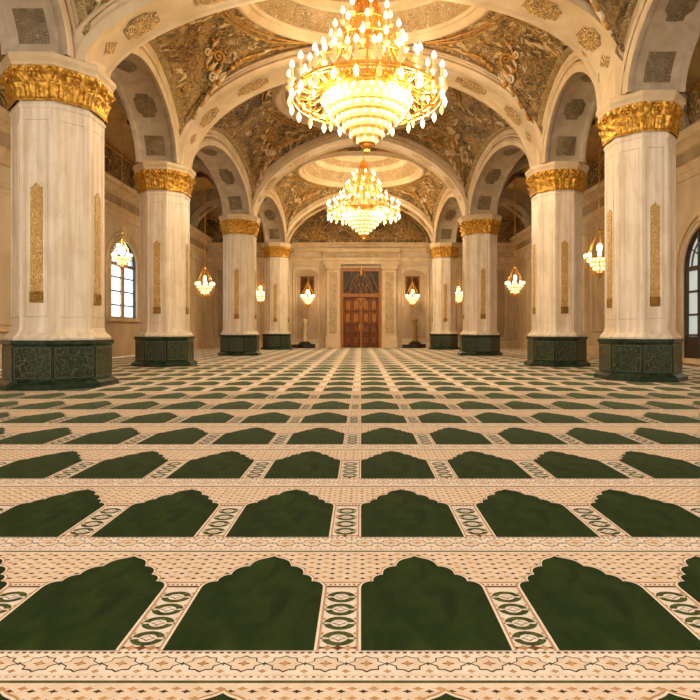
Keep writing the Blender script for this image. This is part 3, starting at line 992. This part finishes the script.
t.tube(c, .12, 6); t.build('door_architrave', STONE, eb)
for x0, x1 in ((ex(319.5), ex(326)), (ex(397), ex(401.5))):
    t = MB(); t.box(x0, x1, -.14, 0, -.015, 6.5); t.build('side_pilaster', PANEL, eb)
erun('frieze_carving', [(.345, 7.04), (.36, 7.05), (.36, 7.28), (.345, 7.29)], CARVED_STONE, ex(325), ex(398))
# wall panels
def panel(x0, x1, z0, z1, arch=False):
    t = MB()
    t.tube([(x0 - .2, -.03, z0 - .2), (x1 + .2, -.03, z0 - .2), (x1 + .2, -.03, z1 + .25), (x0 - .2, -.03, z1 + .25)], .08, 6, close=True)
    if arch:
        n = 14; xc, h = (x0 + x1) / 2, (x1 - x0) / 2
        top = [(xc + h * math.cos(PI * k / n), -.03, z1 - .5 + .45 * math.sin(PI * k / n)) for k in range(n + 1)]
        pts = [(x1, -.03, z0)] + top + [(x0, -.03, z0)]
    else:
        pts = [(x0, -.03, z0), (x1, -.03, z0), (x1, -.03, z1), (x0, -.03, z1)]
    t.tube(pts, .05, 6, close=True)
    pm = t.build('panel_moulding', STONE, eb)
    t = MB(); t.face([(x, -.012, z) for x, y, z in pts]); t.build('panel_field', PANEL, pm)
panel(ex(296), ex(319), .7, 6.15, True); panel(ex(402), ex(426), .7, 6.15, True)
for sg in (-1, 1):
    for a, b in ((6.6, 7.6), (8.5, 11.3)):
        panel(min(sg * a, sg * b), max(sg * a, sg * b), .8, 6.1)
for a, b in ((-XW, ex(326)), (ex(397), XW)):
    t = MB(); t.grid([[(a, -d, z), (b, -d, z)] for d, z in ((.12, -.015), (.12, .4), (.05, .48), (0, .5))], smooth=False)
    o = t.build(f'baseboard_back' if a < 0 else 'baseboard_end', STONE); o.location = (0, YB, 0)
    tag(o, 'stone baseboard of the end wall ' + ('left' if a < 0 else 'right') + ' of the wooden door', 'baseboard', kind='structure')

# double door
dr = empty('door_1', ((DX0 + DX1) / 2, YB + .2, 0), 'tall carved wooden double door with glazed transom in the end wall', 'door', kind='structure')
hw = (DX1 - DX0) / 2
ZT0, ZT1 = ez(293.5), DZ - .22
t = MB()
t.box(-hw, -hw + .22, -.14, .12, -.015, DZ); t.box(hw - .22, hw, -.14, .12, -.015, DZ)
t.box(-hw + .22, hw - .22, -.14, .12, ZT1, DZ); t.box(-hw + .22, hw - .22, -.16, .12, ZT0 - .28, ZT0)
t.build('door_frame', WOODL, dr)
t = MB(); t.box(-hw + .22, hw - .22, -.02, .02, ZT0, ZT1); tp = t.build('transom_glass', TRACERY, dr)
t = MB()
W2 = hw - .22; zc = ZT0
for rr in (.5, 1.0):
    t.tube([(W2 * .62 * rr * math.cos(PI * k / 16), -.06, zc + (ZT1 - zc) * .9 * rr * math.sin(PI * k / 16)) for k in range(17)], .035, 5)
for sg in (-1, 1):
    t.tube([(sg * (W2 - W2 * .8 * math.sin(PI / 2 * k / 10)), -.06, zc + (ZT1 - zc) * (1 - math.cos(PI / 2 * k / 10))) for k in range(11)], .03, 5)
    t.tube([(sg * W2 * .5, -.06, ZT1), (sg * W2 * .95, -.06, zc + .3)], .03, 5)
for q in range(1, 5):
    a = PI * q / 5
    t.tube([(0, -.06, zc), (W2 * .62 * math.cos(a), -.06, zc + (ZT1 - zc) * .9 * math.sin(a))], .025, 5)
t.build('transom_tracery', WOODL, tp)
zd = ZT0 - .28
for sg in (-1, 1):
    t = MB(); a, b = (sg * .01, sg * W2)
    t.box(min(a, b), max(a, b), -.06, .06, -.015, zd)
    lf = t.build('door_leaf', WOOD, dr)
    t = MB(); t.tube([(sg * .14, -.1, 1.35), (sg * .14, -.14, 1.42), (sg * .14, -.14, 1.75), (sg * .14, -.1, 1.82)], .03, 6); t.build('door_handle', BRASS, lf)
    for z0, z1 in ((.25, .95), (1.1, 1.75), (1.9, 2.75), (2.9, zd - .2)):
        for xa, xb in ((.12, .66), (.76, 1.28)):
            t = MB()
            x0, x1 = sorted((sg * xa, sg * xb))
            t.tube([(x0, -.065, z0), (x1, -.065, z0), (x1, -.065, z1), (x0, -.065, z1)], .03, 5, close=True)
            t.box(x0 + .1, x1 - .1, -.085, -.06, z0 + .1, z1 - .1)
            t.build('door_panel', WOODL if z0 > 1.5 else WOOD_DIM, lf)  # lamp glow painted in: upper panels paler, lower ones dimmer
t = MB(); t.box(-.07, .07, -.1, -.06, -.015, zd); t.build('meeting_stile', WOODL, dr)
t = MB()
zc = ez(303)
hp = [(.30 * math.sin(a) ** 3 * 1.3, -.11, zc + .03 * (13 * math.cos(a) - 5 * math.cos(2 * a) - 2 * math.cos(3 * a) - math.cos(4 * a))) for a in [2 * PI * k / 28 for k in range(28)]]
t.tube(hp, .045, 6, close=True); t.tube([(x * .55, y, zc + (z - zc) * .55) for x, y, z in hp], .03, 6, close=True)
t.ball((0, -.12, zc), .07, 8); t.build('carved_emblem', GILT, dr)
# aisle ribs from each column to the wall
for side, row in (('left', LEFT), ('right', RIGHT)):
    sg = -1 if side == 'left' else 1
    for i, c in enumerate(row):
        a, b = (c[0] + sg * .9 * c[2], c[1]), (sg * (XW - .05), c[1])
        p0, p1 = (a, b) if sg > 0 else (b, a)
        A = Arch(p0, p1, 2.95, 2, 2, .55, .30, 28)
        root = trim(f'cream rib arch across the {side} aisle at the {WHICH[i]} column')
        A.mesh(root, 'rib_moulding', SHADED_STONE, SHADED_STONE)  # shade on the ribs painted in with the darker stone
        for f in (.3, .7):
            A.patch(root, 'medallion', f, .07, .3, MEDAL_DIM, shape='cross')
        for s2 in (-1, 1):
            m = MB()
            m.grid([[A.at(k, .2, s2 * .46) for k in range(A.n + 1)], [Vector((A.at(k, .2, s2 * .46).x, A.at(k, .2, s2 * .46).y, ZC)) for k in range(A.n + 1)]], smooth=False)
            m.build('rib_spandrel', SHADED_STONE, root)

# ------------------------------------------------------------------ big chandeliers
def ring_pts(r, z, n=48, a0=0.0):
    return [(r * math.cos(a0 + 2 * PI * k / n), r * math.sin(a0 + 2 * PI * k / n), z) for k in range(n)]

def candle(parent, a, r, z, h=.42, k=1.0):
    m = MB(); x, y = r * math.cos(a), r * math.sin(a)
    m.lathe([(.015, -.16), (.10 * k, -.05), (.12 * k, 0), (.05 * k, .02), (.042 * k, h), (.001, h)], 8, (x, y, z))
    c = m.build('candle', WAX, parent)
    m = MB(); m.lathe([(.001, 0), (.058 * k, .04), (.075 * k, .10), (.05 * k, .18), (.001, .25)], 8, (x, y, z + h))
    m.build('flame_bulb', BULB, c)

def make_chandelier():
    """Origin at the tip of the lowest finial."""
    root = empty('chandelier')
    # bowl of lit crystal tiers
    tiers = [(1.34, 1.74), (1.24, 1.56), (1.10, 1.34), (.92, 1.12), (.72, .92), (.50, .72), (.30, .54)]
    for i, (r, z) in enumerate(tiers):
        m = MB(); n = 72; rows = []
        for q, (rr, zz) in enumerate(((r * .97, z), (r, z - .03), (r, z - .10), (r * .96, z - .17), (r * .90, z - .19))):
            rows.append([((rr * (1 + (.018 if k % 2 else -.012))) * math.cos(2 * PI * k / n), (rr * (1 + (.018 if k % 2 else -.012))) * math.sin(2 * PI * k / n), zz) for k in range(n)])
        m.grid(rows, close_u=True, smooth=False)
        ct = m.build('crystal_tier', CRYSTAL, root)
        nr = tiers[i + 1][0] if i < len(tiers) - 1 else .14
        m = MB(); m.grid([ring_pts(r * .97, z, 48), ring_pts(r * 1.02, z + .02, 48), ring_pts(r * 1.02, z + .05, 48), ring_pts(r * .95, z + .05, 48)], close_u=True)
        m.grid([ring_pts(r * .91, z - .19, 48), ring_pts(nr * .99, z - .20, 48)], close_u=True)
        m.build('tier_band', BRASS, ct)
        nb = max(6, int(r * 26)); m = MB()
        for k in range(nb):
            a = 2 * PI * k / nb
            m.ball((r * 1.03 * math.cos(a), r * 1.03 * math.sin(a), z - .08), .046, 6, sz=1.35)
        m.build('crystal_drops', DROP, ct)['kind'] = 'stuff'
    m = MB(); m.lathe([(.14, .36), (.2, .34), (.21, .28), (.12, .22), (.06, .2), (.1, .14), (.1, .08), (.04, .03), (.001, 0)], 16)
    m.build('finial', BRASS, root)
    # gilded rim of the bowl
    m = MB(); m.lathe([(1.36, 1.78), (1.44, 1.80), (1.47, 1.88), (1.44, 1.96), (1.47, 2.02), (1.40, 2.06), (1.30, 2.04), (1.28, 1.8)], 64)
    rim = m.build('bowl_rim', BRASS, root)
    m = MB()
    for k in range(56):
        a = 2 * PI * k / 56; m.ball((1.47 * math.cos(a), 1.47 * math.sin(a), 1.92), .04, 6)
    m.build('rim_beading', GOLD, rim)
    # outer ring with arms
    m = MB(); m.tube(ring_pts(2.22, 1.84, 64), .045, 6, close=True); m.tube(ring_pts(2.30, 1.70, 64), .03, 6, close=True)
    orr = m.build('outer_ring', BRASS, root)
    for k in range(24):
        a = 2 * PI * (k + .5) / 24; ca, sa = math.cos(a), math.sin(a)
        m = MB()
        pts = []
        for q in range(13):
            t = q / 12
            rr = 1.42 + .96 * t; zz = 1.86 - .26 * math.sin(PI * t * .9) + .12 * t ** 3
            pts.append((rr * ca, rr * sa, zz))
        m.tube(pts, .03, 5)
        m.tube([((1.9 + .14 * math.cos(u)) * ca, (1.9 + .14 * math.cos(u)) * sa, 1.82 + .14 * math.sin(u)) for u in [q / 12 * 2 * PI for q in range(13)]], .02, 5)
        arm = m.build('arm', BRASS, root)
        candle(arm, a, 2.38, 1.98, .30)
        m = MB(); m.lathe([(.012, 0), (.05, -.08), (.075, -.16), (.05, -.27), (.001, -.34)], 8, (2.38 * ca, 2.38 * sa, 1.70))
        m.build('hanging_bulb', CRYSTAL_DIM if k % 3 == 0 else BULB, arm)
        if k % 2 == 0:
            m = MB(); m.lathe([(.012, 0), (.04, -.06), (.055, -.12), (.03, -.2), (.001, -.26)], 8, (1.95 * ca, 1.95 * sa, 1.54))
            m.build('hanging_crystal', CRYSTAL_DIM, arm)
    for k in range(16):
        a = 2 * PI * (k + .25) / 16; ca, sa = math.cos(a), math.sin(a)
        m = MB(); m.tube([((1.42 + .46 * t) * ca, (1.42 + .46 * t) * sa, 2.0 - .22 * math.sin(PI * t) + .18 * t) for t in [q / 8 for q in range(9)]], .024, 5)
        m.tube([((1.62 + .10 * math.cos(u)) * ca, (1.62 + .10 * math.cos(u)) * sa, 2.0 + .10 * math.sin(u)) for u in [q / 10 * 2 * PI for q in range(11)]], .016, 5)
        ia = m.build('inner_arm', BRASS, root)
        candle(ia, a, 1.9, 2.22, .28, .9)
    # cone of curved straps rising to the crown
    for k in range(16):
        a = 2 * PI * k / 16; ca, sa = math.cos(a), math.sin(a)
        m = MB(); pts = []
        for q in range(15):
            t = q / 14
            rr = 1.42 * (1 - t) ** 1.0 + .24 * t - .10 * math.sin(PI * t)
            zz = 2.02 + 2.95 * t
            pts.append((rr * ca, rr * sa, zz))
        m.tube(pts, .03, 5)
        for q in range(2, 13, 2):
            p = pts[q]; m.ball(p, .055, 6)
        m.build('strap', BRASS, root)
    for k in range(12):
        a = 2 * PI * (k + .25) / 12; ca, sa = math.cos(a), math.sin(a)
        m = MB(); pts = []
        for q in range(13):
            t = q / 12
            pts.append(((2.22 - 1.55 * t ** .9 - .12 * math.sin(PI * t)) * ca, (2.22 - 1.55 * t ** .9 - .12 * math.sin(PI * t)) * sa, 1.84 + 2.1 * t))
        m.tube(pts, .024, 5)
        for q in range(1, 12, 2):
            m.ball(pts[q], .04, 6)
        m.build('outer_strap', BRASS, root)
    # upper candle tiers
    for (rr, zz, nn, off) in ((1.46, 2.72, 14, .3), (1.02, 3.42, 12, .0), (.66, 4.05, 8, .2)):
        m = MB(); m.tube(ring_pts(rr, zz, 40), .032, 6, close=True)
        tier = m.build('tier_ring', BRASS, root)
        for k in range(nn):
            a = 2 * PI * (k + off) / nn
            candle(tier, a, rr + .08, zz + .06, .20, .95)
    # inner crystal curtain and the crown
    m = MB(); n = 48
    rows = []
    for q in range(7):
        t = q / 6
        rows.append([((.30 + .95 * t ** 1.4) * (1 + (.05 if k % 2 else 0)) * math.cos(2 * PI * k / n), (.30 + .95 * t ** 1.4) * (1 + (.05 if k % 2 else 0)) * math.sin(2 * PI * k / n), 3.15 - 1.15 * t) for k in range(n)])
    m.grid(rows, close_u=True, smooth=False)
    m.build('crystal_skirt', CRYSTAL_DIM, root)
    m = MB(); m.lathe([(.07, 2.2), (.09, 2.9), (.16, 3.1), (.08, 3.3), (.07, 4.0), (.13, 4.2), (.07, 4.4), (.06, 4.9)], 12); m.build('stem', BRASS, root)
    m = MB(); m.lathe([(.27, 4.86), (.30, 4.95), (.27, 5.04), (.16, 5.1), (.2, 5.2), (.08, 5.3), (.05, 5.36), (.001, 5.36)], 16); m.build('crown', BRASS, root)
    return root

def chain(parent, z0, z1, r=.05):
    m = MB(); n = max(3, int((z1 - z0) / (r * 3.2)))
    for k in range(n):
        zc_ = z0 + (z1 - z0) * (k + .5) / n; hh = (z1 - z0) / n * .62
        pts = []
        for q in range(8):
            a = 2 * PI * q / 8
            dx = r * math.cos(a)
            pts.append((dx, 0, zc_ + hh * math.sin(a)) if k % 2 else (0, dx, zc_ + hh * math.sin(a)))
        m.tube(pts, r * .28, 4, close=True)
    return m.build('chain', BRASS, parent)

ch1 = make_chandelier()
ch2 = copy_tree(ch1)
tag(ch1, 'great crystal and brass chandelier hanging nearest, high over the first columns', 'chandelier', 'great nave chandeliers')
tag(ch2, 'crystal and brass chandelier hanging farther off, in front of the door', 'chandelier', 'great nave chandeliers')
ch1.location = (0.18, 17.3, 6.72); ch2.location = (0.16, 34.9, 6.95)
ch2.scale = (.94, .94, .94)
chain(ch1, 5.3, 11.72 + 2.2 - 6.72, .06)
chain(ch2, 5.3, (11.25 + 2.2 - 6.95) / .94, .06)
m = MB(); m.tube([(-.15, 0, .02), (-.15, 0, -1.75)], .018, 5)
m.lathe([(.02, -1.7), (.07, -1.78), (.075, -2.25), (.03, -2.35), (.001, -2.4)], 10, (-.15, 0, 0))
m.build('pull_rod', BRASS, ch2)

# ------------------------------------------------------------------ small pendants
def make_pendant():
    """Origin at the ring."""
    root = empty('pendant_lamp')
    m = MB(); m.tube(ring_pts(.52, 0, 32), .03, 6, close=True); m.tube(ring_pts(.40, -.22, 28), .02, 5, close=True)
    m.build('lamp_ring', BRASS, root)
    for k in range(6):
        a = 2 * PI * k / 6; ca, sa = math.cos(a), math.sin(a)
        m = MB()
        m.tube([((.52 * (1 - t) + .05 * t + .05 * math.sin(PI * t)) * ca, (.52 * (1 - t) + .05 * t + .05 * math.sin(PI * t)) * sa, 1.1 * t) for t in [q / 8 for q in range(9)]], .018, 5)
        m.build('strap', BRASS, root)
    for k in range(8):
        a = 2 * PI * (k + .5) / 8
        m = MB(); m.ball((.53 * math.cos(a), .53 * math.sin(a), .10), .085, 8, sz=1.2)
        m.build('bulb', BULB, root)
    m = MB(); m.ball((0, 0, .42), .12, 8, sz=1.6); m.build('bulb', BULB, root)
    for k in range(8):
        a = 2 * PI * (k + .5) / 8; ca, sa = math.cos(a), math.sin(a)
        m = MB(); m.tube([((.52 * math.cos(PI / 2 * t) + .06) * ca, (.52 * math.cos(PI / 2 * t) + .06) * sa, -.70 * math.sin(PI / 2 * t)) for t in [q / 8 for q in range(9)]], .016, 5)
        m.build('cage_strap', BRASS, root)
    m = MB(); n = 24
    m.grid([[(r * (1 + (.06 if k % 2 else 0)) * math.cos(2 * PI * k / n), r * (1 + (.06 if k % 2 else 0)) * math.sin(2 * PI * k / n), z) for k in range(n)] for r, z in ((.36, -.03), (.35, -.14), (.28, -.30), (.18, -.46), (.08, -.6))], close_u=True, smooth=False)
    cb = m.build('crystal_bowl', CRYSTAL, root)
    m = MB()
    for r, z, nb in ((.45, -.10, 18), (.34, -.26, 14), (.22, -.44, 9)):
        for k in range(nb):
            a = 2 * PI * k / nb; m.ball((r * math.cos(a), r * math.sin(a), z), .045, 6, sz=1.5)
    m.build('crystal_drops', DROP, cb)['kind'] = 'stuff'
    m = MB(); m.lathe([(.12, -.62), (.14, -.66), (.06, -.72), (.07, -.8), (.001, -.9)], 10); m.build('finial', BRASS, root)
    m = MB(); m.lathe([(.001, 1.2), (.05, 1.18), (.09, 1.12), (.07, 1.05), (.001, 1.04)], 10); m.build('crown', BRASS, root)
    return root
pend = make_pendant()
PEND = [  # x, y, z, top, label
    (ex(205) * 35 / 44, 35.0, 4.15, ZC - .25, 'small lit pendant hanging in the left aisle, between second and third columns', 1.0),
    ((515 - 361) / 560 * 35.0, 35.0, 4.2, ZC - .25, 'small lit pendant hanging in the right aisle, between second and third columns', 1.0),
    ((599.5 - 361) / 560 * 23.0, 23.0, 4.3, ZC - .25, 'small lit pendant hanging in the right aisle, half behind the frontmost column', 1.0),
    ((122 - 361) / 560 * 24.5, 24.5, 4.55, ZC - .25, 'small pendant hanging before the bright arched window in the left aisle', .7),
    ((260.5 - 361) / 560 * 41.6, 41.6, 4.05, ZC - .1, 'small lit pendant half hidden between the third and farthest left columns', 1.0),
    ((458.5 - 361) / 560 * 41.6, 41.6, 4.0, ZC - .1, 'small lit pendant half hidden between the third and farthest right columns', 1.0),
]
first = True
LAMPS = []
for x, y, z, top, lab, s in PEND:
    o = pend if first else copy_tree(pend)
    first = False
    o.location = (x, y, z); o.scale = (s, s, s)
    tag(o, lab, 'lamp', 'small pendant lamps')
    LAMPS.append((x, y, z))
for i, o in enumerate([o for o in COL.objects if o.name.split('.')[0] == 'pendant_lamp']):
    x, y, z, top, lab, s = PEND[i]
    chain(o, 1.16, (top - z) / s, .045)
# lamps under bronze hoods on the end wall
HX = (ex(309.2), ex(411.2))
for j, x in enumerate(HX):
    o = copy_tree(pend)
    for c in list(o.children):
        if c.name.split('.')[0] == 'chain':
            bpy.data.objects.remove(c)
    o.location = (x, YB - 1.15, 3.9); o.scale = (.92, .92, .95)
    sd = 'left' if j == 0 else 'right'
    tag(o, f'small lit lamp hanging under the bronze hood {sd} of the wooden door', 'lamp', 'small pendant lamps')
    LAMPS.append((x, YB - 1.15, 3.9))
    h = empty('lamp_hood', (x - (.15 if j == 0 else -.1), YB, 0), f'dark bronze hood fixed to the end wall {sd} of the wooden door', 'hood', 'bronze lamp hoods')
    m = MB()
    rows = []
    for q in range(8):
        t = q / 7
        rr = .50 * math.cos(t * PI / 2 * .55) if q else .52
        zz = 4.2 + 1.25 * t
        rows.append([(rr * math.cos(PI + PI * k / 16), -.02 + 1.0 * rr * math.sin(PI + PI * k / 16), zz) for k in range(17)])
    m.grid(rows, smooth=True); m.face(rows[-1])
    m.build('hood_shell', BRONZE, h)
    m = MB(); m.box(-.55, .55, -.05, -.0, 4.15, 5.6); m.build('back_plate', BRONZE, h)
    m = MB(); m.tube([((.15 if j == 0 else -.1), -1.15, 5.02), ((.15 if j == 0 else -.1), -.6, 5.42), (0, -.05, 5.5)], .03, 6); m.build('bracket', BRASS, h)
# ornamental floor stands
for j, px in enumerate((306, 414)):
    sd = 'left' if j == 0 else 'right'
    st = empty('floor_stand', (ex(px), YB - .9, 0.0), f'gilded turned floor stand with black base standing {sd} of the wooden door', 'stand', 'floor stands')
    m = MB(); m.lathe([(.62, -.015), (.66, .06), (.66, .2), (.5, .3), (.4, .42), (.25, .5), (.001, .5)], 24)
    m.box(-1.0, -.35, -.35, .35, -.015, .26); m.box(.35, .8, -.3, -.0 + .3, -.015, .3)
    m.build('stand_base', BLACK, st)
    m = MB(); m.lathe([(.2, .48), (.24, .55), (.12, .65), (.18, .85), (.1, 1.0), (.16, 1.3), (.19, 1.55), (.1, 1.75), (.15, 1.95), (.22, 2.1), (.2, 2.2), (.001, 2.22)], 16)
    m.build('stand_post', FILI_DARK if j else STONE, st)

# ------------------------------------------------------------------ light
def point(name, loc, power, col, rad):
    l = bpy.data.lights.new(name, 'POINT'); l.energy = power; l.color = col; l.shadow_soft_size = rad
    o = bpy.data.objects.new(name, l); COL.objects.link(o); o.location = loc
    return o
WARM = (1.0, .86, .58)
point('chandelier_light', (.18, 17.3, 9.6), 620, WARM, .5)
point('chandelier_light', (.16, 34.9, 9.7), 620, WARM, .5)
for k in range(4):
    a = PI / 4 + k * PI / 2
    point('chandelier_light', (.18 + 1.95 * math.cos(a), 17.3 + 1.95 * math.sin(a), 8.2), 420, WARM, .25)
    point('chandelier_light', (.16 + 1.85 * math.cos(a), 34.9 + 1.85 * math.sin(a), 8.4), 420, WARM, .25)
for x, y, z in LAMPS:
    point('pendant_light', (x, y - .05, z + .35), 170 if y > 42.4 else 110, WARM, .12)

w = bpy.data.worlds.new('World'); sc.world = w; w.use_nodes = True
bg = w.node_tree.nodes['Background']
bg.inputs['Color'].default_value = (1.0, .95, .86, 1); bg.inputs['Strength'].default_value = 2.6

# ------------------------------------------------------------------ camera
cam = bpy.data.cameras.new('Camera'); co = bpy.data.objects.new('Camera', cam); COL.objects.link(co)
co.location = (0, 0, 1.3); co.rotation_euler = (PI / 2, 0, 0)
cam.sensor_width = 36; cam.lens = 28.8
cam.shift_x = -11 / 700; cam.shift_y = -19 / 700
cam.clip_start = .05; cam.clip_end = 200
sc.camera = co
sc.view_settings.view_transform = 'Standard'
sc.view_settings.look = 'None'
sc.view_settings.gamma = 1
sc.view_settings.exposure = 0.15
sc.cycles.use_denoising = True
sc.cycles.max_bounces = 8
sc.cycles.diffuse_bounces = 5
sc.cycles.sample_clamp_indirect = 6
